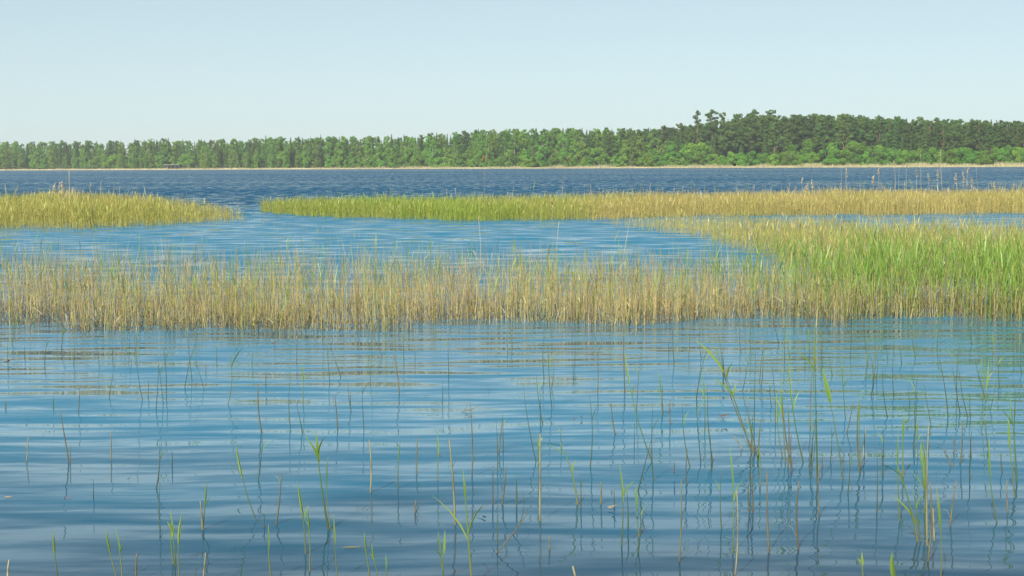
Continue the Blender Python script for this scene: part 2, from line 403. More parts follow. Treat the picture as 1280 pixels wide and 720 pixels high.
gt.links.new(gi.outputs[0], ip.inputs['Points']); gt.links.new(ci.outputs[0], ip.inputs['Instance']); ip.inputs['Pick Instance'].default_value = True
gt.links.new(attr('sel', 'INT'), ip.inputs['Instance Index']); gt.links.new(attr('scl', 'FLOAT_VECTOR'), ip.inputs['Scale']); gt.links.new(cx.outputs[0], ip.inputs['Rotation'])
gt.links.new(ip.outputs[0], go.inputs[0])
o = link('forest', fm); o.modifiers.new('wood', 'NODES').node_group = gt
tag(o, 'mixed wood of birch, spruce and pine massed behind the front trees', 'forest', kind='stuff')
# low undergrowth along the edge of the wood
n = 9000; q = rng.uniform(-300, 1700, n); bk = rng.uniform(9, 22, n); X, Yy = shore_pt(q, bk)
cen = np.stack([X, Yy, np.interp(bk, [a for a, b in prof], [b for a, b in prof]) + rng.uniform(0, 2.6, n)], 1)
V, F = leaf_quads(cen, np.array([[0, -.6, .8]]) + rng.normal(size=(n, 3)) * .5, 1.1, rng)
K = np.repeat(np.array([[.06, .10, .03]]) * rng.uniform(.6, 1.4, (n, 1)), 4, 0)
o = link('undergrowth', mesh_np('undergrowth', V, F, K), M_TREE); tag(o, 'low green undergrowth along the foot of the distant wood', 'undergrowth', kind='stuff')

# ------------------------------------------------------------------ shore hut
hx, hy = shore_pt(208, 8.0)
hut = empty('shore_hut', (hx, hy, 0.45), math.atan2(shore_pt(209)[1] - shore_pt(207)[1], shore_pt(209)[0] - shore_pt(207)[0]))
tag(hut, 'low open-sided hut with a pale green roof on the far shore', 'hut')
g = MB(); g.box(-7, 7, -2.2, 2.2, 2.75, 2.95, (.07, .10, .08)); g.box(-7.2, 7.2, -2.4, -2.2, 2.55, 3.0, (.10, .14, .11)); g.build('roof', M_BARK, hut, False)
g = MB(); g.box(-7, -1.2, 1.6, 1.8, 0, 2.74, (.05, .05, .045)); g.build('wall', M_BARK, hut, False)
g = MB(); g.box(-1, 7, 1.0, 1.8, 0, 2.74, (.05, .06, .06)); g.build('wall', M_BARK, hut, False)
g = MB(); g.box(-7.1, 7.1, -2.2, 2.2, -.8, -.01, (.14, .14, .12)); g.build('deck', M_BARK, hut, False)
for qx in (-6.8, -3.4, 0, 3.4, 6.8):
    g = MB(); g.box(qx - .1, qx + .1, -2.05, -1.85, 0, 2.74, (.10, .10, .09)); g.build('post', M_BARK, hut, False)

# ------------------------------------------------------------------ reed beds (uncountable: one object a bed)
def stems(base, h, lean, curve, wid, col, rings=4):
    """tapered three-sided stalks; base (n,3), lean (n,2) metres at the tip"""
    n = len(base); u = np.linspace(0, 1, rings); A = np.array([0, 2.0944, 4.18879])
    ph = rng.uniform(0, 6.28, n)
    P = np.zeros((n, rings, 3, 3), np.float32)
    for i, f in enumerate(u):
        cx = base[:, 0] + lean[:, 0] * (f ** curve); cy = base[:, 1] + lean[:, 1] * (f ** curve); cz = -0.06 + (h + .06) * f
        rr = wid * .5 * (1 - .75 * f)
        for j in range(3):
            P[:, i, j, 0] = cx + rr * np.cos(ph + A[j]); P[:, i, j, 1] = cy + rr * np.sin(ph + A[j]); P[:, i, j, 2] = cz
    V = P.reshape(-1, 3); idx = np.arange(n * rings * 3).reshape(n, rings, 3)
    Q = [np.stack([idx[:, i, j], idx[:, i, (j + 1) % 3], idx[:, i + 1, (j + 1) % 3], idx[:, i + 1, j]], 1) for i in range(rings - 1) for j in range(3)]
    return V, np.concatenate(Q), np.repeat(col, rings * 3, 0)
def leaves(base, dirs, length, wid, z0, tilt, col, droop=0.15):
    """strap leaves of three sections from height z0, rising at tilt and drooping at the tip"""
    n = len(base); side = np.stack([-dirs[:, 1], dirs[:, 0]], 1)
    tw = rng.uniform(-1.3, 1.3, n)
    P = np.zeros((n, 4, 2, 3), np.float32)
    for i, f in enumerate((0, .35, .7, 1)):
        out = length * f * np.sin(tilt) + length * droop * f * f; z = z0 + length * f * np.cos(tilt) - length * droop * f * f * .8
        ww = wid * (.7, 1.0, .65, .05)[i] * .5
        for j, sg in enumerate((-1, 1)):
            P[:, i, j, 0] = base[:, 0] + dirs[:, 0] * out + sg * side[:, 0] * ww * np.cos(tw) + sg * dirs[:, 0] * ww * np.sin(tw)
            P[:, i, j, 1] = base[:, 1] + dirs[:, 1] * out + sg * side[:, 1] * ww * np.cos(tw) + sg * dirs[:, 1] * ww * np.sin(tw)
            P[:, i, j, 2] = z
    V = P.reshape(-1, 3); idx = np.arange(n * 8).reshape(n, 4, 2)
    Q = [np.stack([idx[:, i, 0], idx[:, i, 1], idx[:, i + 1, 1], idx[:, i + 1, 0]], 1) for i in range(3)]
    return V, np.concatenate(Q), np.repeat(col, 8, 0)
def merge(parts):
    V, F, K, n = [], [], [], 0
    for v, f, k in parts: V.append(v); F.append(f + n); K.append(k); n += len(v)
    return np.concatenate(V), np.concatenate(F), np.concatenate(K)
def vnoise(x, y, s, seed=0):
    """smooth value noise for patchy beds"""
    x = x / s + seed * 17.3; y = y / s + seed * 9.1
    xi, yi = np.floor(x).astype(int), np.floor(y).astype(int); fx, fy = x - xi, y - yi
    fx, fy = fx * fx * (3 - 2 * fx), fy * fy * (3 - 2 * fy)
    hsh = lambda a, b: (np.sin(a * 127.1 + b * 311.7 + seed) * 43758.5453) % 1.0
    return (hsh(xi, yi) * (1 - fx) + hsh(xi + 1, yi) * fx) * (1 - fy) + (hsh(xi, yi + 1) * (1 - fx) + hsh(xi + 1, yi + 1) * fx) * fy
def in_poly(x, y, poly):
    ins = np.zeros(len(x), bool); j = len(poly) - 1
    for i in range(len(poly)):
        xi, yi = poly[i]; xj, yj = poly[j]
        c = ((yi > y) != (yj > y)) & (x < (xj - xi) * (y - yi) / (yj - yi + 1e-9) + xi); ins ^= c; j = i
    return ins
def footprint(front, back):
    """bed outline on the water, from its front and back waterlines"""
    return [tuple(ground(a, b)[:2]) for a, b in front] + [tuple(ground(a, b)[:2]) for a, b in reversed(back)]
def scatter(poly, n, ragged=0.5):
    P = np.array(poly); lo, hi = P.min(0), P.max(0); out = []; got = 0
    while got < n:
        x = rng.uniform(lo[0], hi[0], n * 2); y = rng.uniform(lo[1], hi[1], n * 2)
        jx = (vnoise(x, y, .9, 3) - .5) * ragged; jy = (vnoise(x, y, .7, 4) - .5) * ragged * 1.6
        k = in_poly(x + jx, y + jy, poly); out.append(np.stack([x[k], y[k]], 1)); got += k.sum()
    return np.concatenate(out)[:n]
STRAW = np.array([.44, .355, .145]); GREY = np.array([.33, .28, .155]); GOLD = np.array([.41, .35, .105]); BROWN = np.array([.22, .15, .07])
GREEN = np.array([.13, .22, .042]); LIME = np.array([.29, .33, .07]); PALE = np.array([.55, .47, .27])
def mix(a, b, t): t = np.asarray(t)[:, None]; return np.atleast_2d(a) * (1 - t) + np.atleast_2d(b) * t
def shade(c, v=.28): return np.clip(.88 * c * rng.uniform(1 - v, 1 + v, (len(c), 1)) * (1 + rng.normal(size=c.shape) * .03), .01, .9)
def unit(n): a = rng.uniform(0, 6.28, n); return np.stack([np.cos(a), np.sin(a)], 1)
def px_of(x, y): return 640 + FPX * x / y

# --- near bed, old straw stalks with young green shoots
frontA = [(-420, 412), (0, 412), (110, 411), (200, 414), (430, 414), (520, 412), (600, 408), (640, 407), (700, 405), (860, 404), (900, 403), (1000, 403), (1280, 402), (1600, 400)]
backA = [(-420, 326), (0, 328), (200, 322), (450, 330), (640, 334), (900, 336), (960, 334), (1100, 336), (1280, 340), (1600, 340)]
polyA = footprint(frontA, backA)
b = scatter(polyA, 62000, .9); D = b[:, 1]; P = px_of(b[:, 0], D)
keep = rng.uniform(size=len(b)) < np.interp(D, [17, 19.5, 22, 25, 30], [1, .95, .55, .22, .07]) * np.clip(.12 + 1.35 * vnoise(b[:, 0], b[:, 1], .7, 5), 0, 1)
b = b[keep]; D = b[:, 1]; P = px_of(b[:, 0], D); n = len(b)
right = np.clip((P - 830) / 260, 0, 1) * np.clip(.25 + 1.1 * vnoise(b[:, 0], b[:, 1], .9, 6), .2, 1)
isgreen = rng.uniform(size=n) < np.clip(.10 + .45 * right + .25 * (vnoise(b[:, 0], b[:, 1], .6, 8) - .5), .03, .95)
parts = []
o_ = b[~isgreen]; no = len(o_); ro = right[~isgreen]
h = rng.uniform(.20, .56, no) * (1 + .18 * ro) * (.85 + .3 * vnoise(o_[:, 0], o_[:, 1], 1.2, 2))
ln = unit(no) * (h * np.abs(rng.normal(0, .19, no)))[:, None]
brk = rng.uniform(size=no) < .12; ln[brk] = (unit(no) * (h * rng.uniform(.5, 1.5, no))[:, None])[brk]; h[brk] *= .55
c = 1.16 * shade(mix(mix(STRAW, GREY, rng.uniform(0, 1, no)), BROWN, (rng.uniform(size=no) < .24) * .9), .36); c = np.where((rng.uniform(size=no) < .14)[:, None], shade(mix(STRAW, LIME, rng.uniform(.2, .8, no))), c)
parts.append(stems(np.c_[o_, np.zeros(no)], h, ln, 1.0, rng.uniform(.0055, .0105, no), c, 3))
k = rng.uniform(size=no) < .16; m_ = k.sum()
parts.append(leaves(np.c_[o_[k] + ln[k] * .5, np.zeros(m_)], unit(m_), rng.uniform(.1, .22, m_), rng.uniform(.004, .008, m_), h[k] * .5, rng.uniform(.3, 1.6, m_), shade(mix(STRAW, PALE, rng.uniform(0, 1, m_))), .3))
# matted litter and broken stubs, coloured dark to put shade at the belt foot
q_ = scatter(polyA, 30000, .9); q_ = q_[q_[:, 1] < 20.5]; nq = len(q_); hq = rng.uniform(.04, .2, nq)
parts.append(stems(np.c_[q_, np.zeros(nq)], hq, unit(nq) * (hq * rng.uniform(.1, 1.6, nq))[:, None], 1.0, rng.uniform(.007, .013, nq), shade(mix(BROWN * .55, GREY * .7, rng.uniform(0, 1, nq) ** 2)), 2))
g_ = b[isgreen]; ng = len(g_); rg = right[isgreen]
h = rng.uniform(.34, .74, ng) * (1 + .22 * rg); ln = unit(ng) * (h * np.abs(rng.normal(0, .09, ng)))[:, None]
c = shade(mix(mix(LIME, GREEN, rng.uniform(0, 1, ng)), STRAW, rng.uniform(0, .7, ng) * (1 - rg)))
parts.append(stems(np.c_[g_, np.zeros(ng)], h, ln, 1.6, rng.uniform(.005, .010, ng), c, 4))
for rep in range(3):
    k = rng.uniform(size=ng) < (.26 + .55 * rg); m_ = k.sum(); fz = rng.uniform(.45, .95, m_)
    parts.append(leaves(np.c_[g_[k] + ln[k] * (fz ** 1.6)[:, None], np.zeros(m_)], unit(m_), rng.uniform(.14, .34, m_) * (1 + .2 * rg[k]), rng.uniform(.006, .012, m_) * (1 + .2 * rg[k]), h[k] * fz, rng.uniform(.04, .32, m_), shade(mix(np.array([.095, .21, .03]), LIME, rng.uniform(0, .5, m_)), .3), .12))
o = link('reed_bed', mesh_np('reed_bed', *merge(parts)), M_REED)
tag(o, 'wide near belt of straw coloured reed stubble with young green shoots', 'reeds', kind='stuff')

# --- bed behind it on the right, yellow green
polyB = footprint([(770, 283), (830, 291), (880, 301), (930, 314), (980, 330), (1060, 345), (1300, 352), (1700, 350)], [(770, 280), (850, 282), (950, 290), (1100, 296), (1300, 300), (1700, 304)])
def simple_bed(poly, n, hlo, hhi, wlo, whi, colfn, lean=.12, nleaf=1, hfn=None, dens=None, ragged=.6, ll=(.12, .26), rings=3, stray=.03):
    b = scatter(poly, n, ragged); P = px_of(b[:, 0], b[:, 1])
    if dens is not None: k = rng.uniform(size=len(b)) < dens(b, P); b, P = b[k], P[k]
    n = len(b); h = rng.uniform(hlo, hhi, n) * (.88 + .24 * vnoise(b[:, 0], b[:, 1], 1.6, 11))
    if hfn is not None: h = h * hfn(b, P)
    h = np.where(rng.uniform(size=n) < stray, h * rng.uniform(1.15, 1.55, n), h)
    ln = unit(n) * (h * np.abs(rng.normal(0, lean, n)))[:, None]; c = colfn(b, P, n)
    parts = [stems(np.c_[b, np.zeros(n)], h, ln, 1.4, rng.uniform(wlo, whi, n), c, rings)]
    for rep in range(nleaf):
        k = rng.uniform(size=n) < .6; m_ = k.sum(); fz = rng.uniform(.35, .9, m_)
        parts.append(leaves(np.c_[b[k] + ln[k] * (fz ** 1.4)[:, None], np.zeros(m_)], unit(m_), rng.uniform(*ll, m_) * h[k] * 1.6, rng.uniform(wlo, whi, m_) * 1.5, h[k] * fz, rng.uniform(.05, .4, m_), shade(c[k], .15), .10))
    return merge(parts)
def colB(b, P, n):
    t = np.clip(vnoise(b[:, 0], b[:, 1], 1.5, 21) * 1.3 - .15 + rng.normal(0, .2, n), 0, 1)
    c = mix(mix(LIME, STRAW, rng.uniform(.2, 1, n)), GREEN, np.zeros(n)); return shade(c * (1 - .3 * t[:, None]) + (mix(GREEN, LIME, rng.uniform(0, 1, n))) * .3 * t[:, None])
o = link('reed_bed', mesh_np('reed_bed', *simple_bed(polyB, 13000, .34, .62, .007, .013, colB, hfn=lambda b, P: np.interp(P, [770, 860, 1000], [.55, .8, 1]), dens=lambda b, P: np.interp(P, [770, 830, 950], [.15, .6, 1]))), M_REED)
tag(o, 'yellow green reed bed tapering to a point, behind the greenest reeds', 'reeds', kind='stuff')

# --- long strip beyond the open water: green at its tip, straw farther along
polyC = footprint([(318, 265), (360, 269), (420, 272), (500, 274), (600, 277), (700, 276), (800, 273), (900, 270.5), (1280, 267.5), (1800, 266)], [(318, 262.5), (360, 262), (450, 262.5), (600, 263), (800, 261), (1000, 258), (1280, 256), (1800, 256)])
def colC(b, P, n):
    t = np.interp(P, [320, 560, 720, 860], [.0, .2, .7, 1]) + (vnoise(b[:, 0], b[:, 1], 2.5, 31) - .5) * .7 + rng.normal(0, .15, n)
    return shade(mix(mix(np.array([.19, .31, .03]), LIME, rng.uniform(0, .8, n)), np.array([.48, .39, .12]), np.clip(t, 0, 1)) if False else (mix(np.array([.19, .31, .03]), LIME, rng.uniform(0, .8, n)) * (1 - np.clip(t, 0, 1))[:, None] + mix(GOLD, STRAW, rng.uniform(0, 1, n)) * np.clip(t, 0, 1)[:, None]), .2)
o = link('reed_bed', mesh_np('reed_bed', *simple_bed(polyC, 52000, .5, .82, .008, .015, colC, rings=2, hfn=lambda b, P: np.interp(P, [318, 380, 900, 1280], [.65, .85, 1.0, 1.05]), ragged=1.2)), M_REED)
tag(o, 'long reed strip across the lake, bright green end turning to straw', 'reeds', kind='stuff')

# --- island bed on the left
polyL = footprint([(-380, 288), (0, 287), (100, 285.5), (200, 282), (270, 278), (312, 274)], [(-380, 262), (0, 263), (120, 264), (200, 267), (260, 270), (312, 272.5)])
def colL(b, P, n):
    t = np.clip(vnoise(b[:, 0], b[:, 1], 2.0, 41) + rng.normal(0, .25, n), 0, 1)
    return shade(mix(np.array([.42, .365, .115]), np.array([.33, .345, .07]), t), .2)
o = link('reed_bed', mesh_np('reed_bed', *simple_bed(polyL, 26000, .58, .9, .008, .015, colL, rings=2, hfn=lambda b, P: np.interp(P, [30, 80, 130, 190, 250, 315], [1, 1.16, 1, .95, .7, .35]), ragged=1.0, dens=lambda b, P: np.interp(P, [250, 312], [1, .35]))), M_REED)
tag(o, 'golden yellow reed island tapering out into the blue water', 'reeds', kind='stuff')
# --- sparse young shoots in the water before the beds
polyS = footprint([(-300, 305), (640, 330), (820, 320), (940, 325)], [(-300, 284), (120, 287), (330, 276), (900, 300)])
def colS(b, P, n): return shade(mix(STRAW, LIME, rng.uniform(0, .8, n)))
o = link('reed_shoots', mesh_np('reed_shoots', *simple_bed(footprint([(-300, 300), (0, 297), (330, 281), (350, 284), (640, 331), (940, 330)], [(-300, 286), (100, 286), (300, 276), (330, 275), (620, 326), (900, 322)]), 500, .12, .3, .006, .010, colS, nleaf=0)), M_REED)
tag(o, 'thin scatter of short shoots in the water off the reed island', 'reeds', kind='stuff')
o = link('reed_shoots', mesh_np('reed_shoots', *simple_bed(footprint([(760, 284), (900, 283), (1300, 283), (1700, 283)], [(760, 276), (900, 273), (1300, 270), (1700, 268)]), 1500, .1, .28, .007, .011, colS, nleaf=0)), M_REED)
tag(o, 'thin scatter of short shoots in the narrow channel before the reed strip', 'reeds', kind='stuff')
# --- dry reed belt on the far shore
n = 26000; q = rng.uniform(-350, 1750, n); bk = rng.uniform(-5, 5, n) + 2.5 * np.sin(q * .031) + 1.5 * np.sin(q * .083 + 1); X, Yy = shore_pt(q, bk)
dk = rng.uniform(size=n) < np.interp(q, [0, 400, 650], [.45, .7, 1]); X, Yy, q = X[dk], Yy[dk], q[dk]; n = len(X)
hh = rng.uniform(.85, 1.6, n) * np.interp(q, [0, 400, 800, 1280], [.55, .75, 1, 1.1]) * (.45 + 1.1 * vnoise(q, q * 0, 9, 51))
c = shade(mix(np.array([.56, .49, .30]), np.array([.44, .40, .20]), rng.uniform(0, 1, n)), .12)
o = link('shore_reeds', mesh_np('shore_reeds', *stems(np.c_[X, Yy, np.zeros(n)], hh, unit(n) * .1, 1.0, rng.uniform(.10, .2, n), c, 2)), M_REED)
tag(o, 'pale dry reed belt along the waterline of the far shore', 'reeds', kind='stuff')

# ------------------------------------------------------------------ single reeds
def lerp_col(a, b, t): return tuple(a[i] * (1 - t) + b[i] * t for i in range(3))
CD = (.125, .112, .06); CP = (.27, .25, .14); CB = (.07, .055, .04); CG = (.095, .175, .032); CL = (.18, .25, .05); CT = (.055, .075, .035)
def curve_pts(L, bow, n=7):
    """from the root (0,0) below the water to the tip L, bowed sideways"""
    side = Vector((L.z, 0, -L.x)).normalized() * bow
    pts = [Vector((0, 0, -.18)) - Vector((L.x, L.y, 0)) * .12]
    for i in range(n): f = i / (n - 1); pts.append(L * f + side * (4 * f * (1 - f)))
    return pts
def reed(tip, base, kind, label, group, rad=None, leafs=None, bow=None, r=random):
    bp = ground(*base); tp = at_depth(tip[0], tip[1], bp.y)
    L = tp - bp; L.y = r.uniform(-.12, .12) * L.length; H = L.length
    o = empty('reed', bp); tag(o, label, 'reed', group)
    if rad is None: rad = {'d': .0042, 'p': .0048, 't': .0035, 'g': .0036}[kind] * r.uniform(.8, 1.2)
    pts = curve_pts(L, (r.uniform(-.035, .035) if bow is None else bow) * H); m = len(pts)
    def j(c):
        q = r.uniform(.75, 1.25); return tuple(max(.02, v * q * r.uniform(.96, 1.04)) for v in c)
    if kind in 'dp':
        c0 = j(CD if kind == 'd' else CP); c1 = j(CB); g = MB()
        # sheath rings at the joints
        P2, R2, K2 = [], [], []
        for i, p in enumerate(pts):
            f = max(0, i - 1) / (m - 2); rr = rad * (1.1 - .45 * f)
            P2.append(p); R2.append(rr); K2.append(lerp_col(c0, c1, .55 if i % 3 == 1 else .1 * r.random()))
        g.tube(P2, R2, 6, K2); g.build('stem', M_REED, o)
        if r.random() < .45 and H > .15:                    # a torn strip of old sheath
            k = r.randrange(2, m - 1); sd = r.choice((-1, 1)); a = pts[k]; ln = r.uniform(.05, .12)
            g = MB(); g.blade([a, a + Vector((sd * ln * .3, 0, ln * .6)), a + Vector((sd * ln * .7, .01, ln * .7))], [.007, .006, .001], (.3, 1, 0), j(CP)); g.build('dry_sheath', M_LEAF, o)
    else:
        lo = j(CD) if kind == 'g' and r.random() < .7 else j(CT); hi = j(CG) if kind == 'g' else j(CT); g = MB()
        g.tube(pts, [rad * (1.1 - .85 * max(0, i - 1) / (m - 2)) for i in range(m)], 5, [lerp_col(lo, hi, min(1, i / m * 1.3)) for i in range(m)]); g.build('stem', M_REED, o)
        if leafs is None:
            leafs = []
            if kind == 'g':
                leafs.append((.55, 1.02, 0.0, r.uniform(.009, .014)))
                if r.random() < .6: leafs.append((r.uniform(.45, .7), r.uniform(.2, .35), r.choice((-1, 1)) * r.uniform(.10, .35), r.uniform(.007, .012)))
            elif r.random() < .4: leafs.append((.6, .3, r.choice((-1, 1)) * r.uniform(.1, .3), .007))
        def pt(f):
            q = f * (m - 2) + 1; i = min(int(q), m - 2); return pts[i].lerp(pts[i + 1], q - i)
        for (f0, ln, ang, wd) in leafs:
            a = pt(min(f0, 1)); col = j(CG) if r.random() < .6 else j(CL)
            if ang == 0.0: seq = [pt(f0 + (1 - f0) * t) for t in (0, .3, .6, .85)] + [pts[-1] + (pts[-1] - pts[-2]) * .25]
            else:
                d = (pt(min(1, f0 + .1)) - pt(f0 - .1)).normalized(); sdv = Vector((1, r.uniform(-.4, .4), 0)); ll = ln * H if ln < 1.5 else ln - 1.5
                seq = [a + d * (ll * t * math.cos(ang)) + sdv * (ll * (t * math.sin(ang) + (.25 * t * t if ang > 0 else -.25 * t * t))) - Vector((0, 0, ll * .15 * t * t)) for t in (0, .3, .6, .85, 1)]
            g = MB(); sv = Vector((1, r.uniform(.2, 1.0) * r.choice((-1, 1)), 0)); g.blade(seq, [wd * .55, wd, wd * .85, wd * .45, .0008], sv, [lerp_col(col, CL, .25 * t) for t in range(5)]); g.build('leaf', M_LEAF, o)
    return o
# (tip x, tip y, base x, base y, kind): d dry stalk, p pale dry stalk, t thin shoot, g leafy shoot
FORE = [
 (9,425,10,455,'t'),(60,420,56,455,'t'),(93,430,92,455,'t'),(119,420,124,456,'t'),(161,415,161,455,'t'),(164,446,164,455,'d'),(168,420,178,500,'t'),(202,426,208,495,'t'),
 (195,447,204,505,'t'),(185,475,185,495,'d'),(100,480,98,515,'d'),(7,502,7,511,'d'),(67,496,67,510,'t'),(76,511,86,577,'d'),(88,557,88,580,'d'),(35,545,33,577,'p'),(138,540,139,576,'d'),
 (117,597,117,623,'t'),(200,598,200,663,'t'),(215,562,215,583,'t'),(68,665,73,726,'g'),(11,700,10,726,'p'),(133,662,147,726,'g'),(143,664,153,726,'g'),(171,692,170,726,'d'),(212,640,219,708,'g'),
 (232,417,240,476,'t'),(241,445,255,488,'t'),(257,455,257,466,'d'),(333,464,332,481,'d'),(323,480,327,541,'d'),(363,470,363,534,'t'),(370,500,378,541,'t'),(410,425,426,471,'t'),
 (408,425,412,476,'t'),(418,495,422,536,'d'),(316,440,315,456,'t'),(293,555,321,652,'g'),(410,570,413,662,'g'),(350,594,345,656,'d'),(257,604,254,662,'g'),(251,625,253,662,'p'),
 (226,645,224,722,'g'),(215,650,217,705,'g'),(373,602,382,692,'g'),(384,632,387,714,'g'),(337,655,339,726,'g'),(330,640,330,660,'t'),(258,690,254,726,'p'),(245,705,244,726,'t'),(417,645,422,726,'g'),
 (463,412,478,446,'d'),(505,408,505,450,'t'),(463,410,463,476,'t'),(492,440,499,492,'d'),(453,465,455,536,'t'),(438,488,438,501,'t'),(519,430,519,448,'t'),(560,410,561,471,'t'),(553,475,553,500,'t'),
 (588,505,590,596,'d'),(620,520,622,590,'t'),(628,515,629,561,'t'),(635,408,635,441,'t'),(461,550,463,616,'p'),(522,548,521,592,'d'),(520,625,519,641,'d'),(548,665,556,726,'g'),(556,665,554,728,'g'),
 (456,665,463,728,'g'),(465,680,474,728,'g'),(482,695,484,728,'g'),(616,583,616,631,'d'),(633,582,628,631,'d'),(646,593,646,631,'t'),(622,630,622,680,'t'),
 (685,425,690,511,'t'),(680,415,680,471,'t'),(654,480,670,577,'t'),(746,440,747,490,'d'),(755,420,747,443,'t'),(736,490,738,583,'t'),(823,465,827,521,'g'),(828,480,829,516,'t'),(838,500,838,531,'d'),
 (702,530,702,561,'t'),(780,412,781,491,'d'),(793,525,793,556,'t'),(717,450,717,471,'t'),(672,545,674,590,'g'),(725,593,726,636,'t'),(645,595,646,631,'t'),(751,602,751,631,'d'),(774,580,777,682,'g'),
 (768,610,768,633,'t'),(783,610,785,661,'t'),(795,608,799,671,'g'),(800,620,798,691,'t'),(852,600,849,702,'d'),(687,670,687,687,'d'),(869,482,876,577,'t'),(878,465,881,536,'g'),(886,480,891,577,'t'),
 (953,430,952,481,'t'),(963,442,969,531,'t'),(973,490,978,572,'g'),(978,480,982,578,'g'),(984,505,985,586,'d'),(980,512,990,586,'d'),(989,540,990,591,'d'),(987,450,1004,577,'g'),(951,525,948,571,'d'),
 (1014,540,1014,577,'t'),(1038,530,1038,576,'t'),(859,560,858,606,'d'),(902,585,902,661,'t'),(914,562,916,692,'g'),(919,610,919,719,'p'),(940,592,941,641,'d'),(935,600,937,641,'d'),(960,590,961,691,'d'),
 (998,600,998,686,'d'),(1024,580,1024,646,'d'),(1028,570,1028,584,'d'),(1116,420,1117,496,'t'),(1088,445,1092,481,'t'),(1140,460,1147,501,'t'),(1136,480,1137,506,'t'),(1169,435,1185,521,'t'),
 (1193,458,1200,516,'t'),(1212,490,1213,521,'t'),(1076,490,1076,582,'g'),(1072,505,1075,592,'d'),(1081,535,1080,572,'p'),(1103,530,1103,592,'t'),(1145,525,1147,572,'g'),(1160,540,1160,561,'d'),
 (1213,545,1214,571,'d'),(1233,525,1236,561,'t'),(1268,470,1268,521,'t'),(1098,560,1096,641,'t'),(1103,560,1104,596,'t'),(1122,540,1125,651,'g'),(1150,545,1155,641,'g'),(1158,530,1159,682,'p'),
 (1154,560,1156,672,'g'),(1160,600,1160,702,'d'),(1166,635,1168,676,'p'),(1174,615,1176,724,'g'),(1195,600,1188,657,'d'),(1180,560,1190,584,'d'),(1213,530,1212,602,'t'),(1237,550,1246,652,'g'),
 (1251,565,1253,591,'d'),(1262,520,1269,621,'g'),(1260,600,1260,641,'d'),(1192,545,1192,566,'d'),(1078,692,1080,728,'g'),(1036,440,1040,470,'t'),(903,440,905,470,'t'),(1125,430,1127,455,'t'),(1005,425,1006,455,'t'),
 (1248,440,1249,480,'t'),(1276,428,1277,468,'t'),(925,410,926,440,'t'),(980,415,981,450,'t'),(835,420,836,445,'t'),(270,432,271,452,'t'),(140,433,141,450,'t'),(30,432,31,446,'t')]
for _ in range(75):                              # more fine shoots off the belt, thicker on the right
    x = random.choice((random.gauss(1000, 90), random.uniform(700, 1280), random.uniform(700, 1280), random.uniform(0, 700))); y = 430 + 190 * random.random() ** 1.5
    hp = (y - 206) * random.uniform(.10, .26); FORE.append((x + random.gauss(0, .10) * hp, y - hp, x, y, random.choice('ttttdg')))
KW = {'d': 'dry brown reed stalk', 'p': 'bleached straw reed stalk', 't': 'thin bare green reed shoot', 'g': 'green reed shoot with narrow leaves'}
for (tx, ty, bx, by, kd) in FORE:
    bp = ground(bx, by); tp = at_depth(tx, ty, bp.y); h = (tp - bp).length; ln = abs(tp.x - bp.x) / h
    sz = 'short' if h < .2 else ('tall' if h > .5 else 'knee-high')
    ps = 'leaning' if ln > .12 else 'upright'
    lab = f'{sz} {ps} {KW[kd]} alone in the open water' if sz != 'knee-high' else f'medium {ps} {KW[kd]} alone in the open water'
    reed((tx, ty), (bx, by), kd, lab, lab.replace(' alone in the open water', 's in open water').replace('leavess', 'leaves'))
# the ones that stand out
reed((888, 424), (940, 566), 'g', 'largest leaning reed in the open water, with broad green leaves at its tip', None, .0052, [(.72, 1.5 + .30, -.10, .026), (.66, 1.5 + .16, .32, .016), (.52, 1.5 + .17, -.28, .020), (.5, 1.5 + .13, .3, .014)], .01)
reed((905, 462), (944, 567), 'd', 'brown stalk rising beside the largest leaning leafy reed', None, .0038)
reed((917, 545), (928, 562), 'p', 'short bleached stub at the foot of the largest leaning reed', None)
reed((700, 553), (722, 631), 'g', 'yellow green reed with its tip curled over sideways', None, .006, [(.93, 1.5 + .12, -1.15, .020), (.8, 1.5 + .10, -.7, .012), (.5, 1.5 + .1, .25, .010)], .05)
reed((782, 445), (815, 577), 'g', 'long slender green reed leaning far over, bright tip', None, .0045, [(.72, 1.0, 0.0, .013), (.6, 1.5 + .12, .15, .009)])
reed((1031, 466), (1054, 602), 'g', 'slanting reed ending in one broad dark green blade', None, .004, [(.72, 1.0, 0.0, .030)])
reed((1015, 420), (1022, 603), 'g', 'tall upright reed with a dark side leaf and a needle tip', None, .005, [(.78, 1.5 + .2, -.5, .016), (.8, 1.0, 0.0, .010)])
reed((943, 425), (943, 526), 't', 'fine straight shoot with a pale leaf high on its side', None, .0035, [(.8, 1.5 + .12, -.45, .008)])
reed((395, 545), (411, 662), 'g', 'stout pale reed with a forked yellow green top', None, .0055, [(.72, 1.0, 0.0, .022), (.76, 1.5 + .15, -.18, .014), (.78, 1.5 + .14, .16, .012)])
reed((562, 548), (569, 656), 'p', 'thick bleached reed stalk with a short twig near its middle', None, .006, bow=.01)
reed((579, 592), (590, 732), 'g', 'tall dark green reed beside the thick bleached stalk', None, .006, [(.4, 1.5 + .28, -.3, .010), (.45, 1.5 + .2, .25, .012), (.75, 1.0, 0.0, .012)])
reed((675, 540), (675, 651), 'p', 'thick straight bleached reed with a brown broken top', None, .0055)
reed((288, 440), (285, 506), 'g', 'dark reed whose top leaf bends to one side', None, .004, [(.72, 1.5 + .22, .3, .014)], .06)
reed((1118, 578), (1147, 677), 'g', 'slanting green reed at the foot of a close clump', None, .0055, [(.85, 1.5 + .13, -.6, .010), (.7, 1.0, 0.0, .012)])
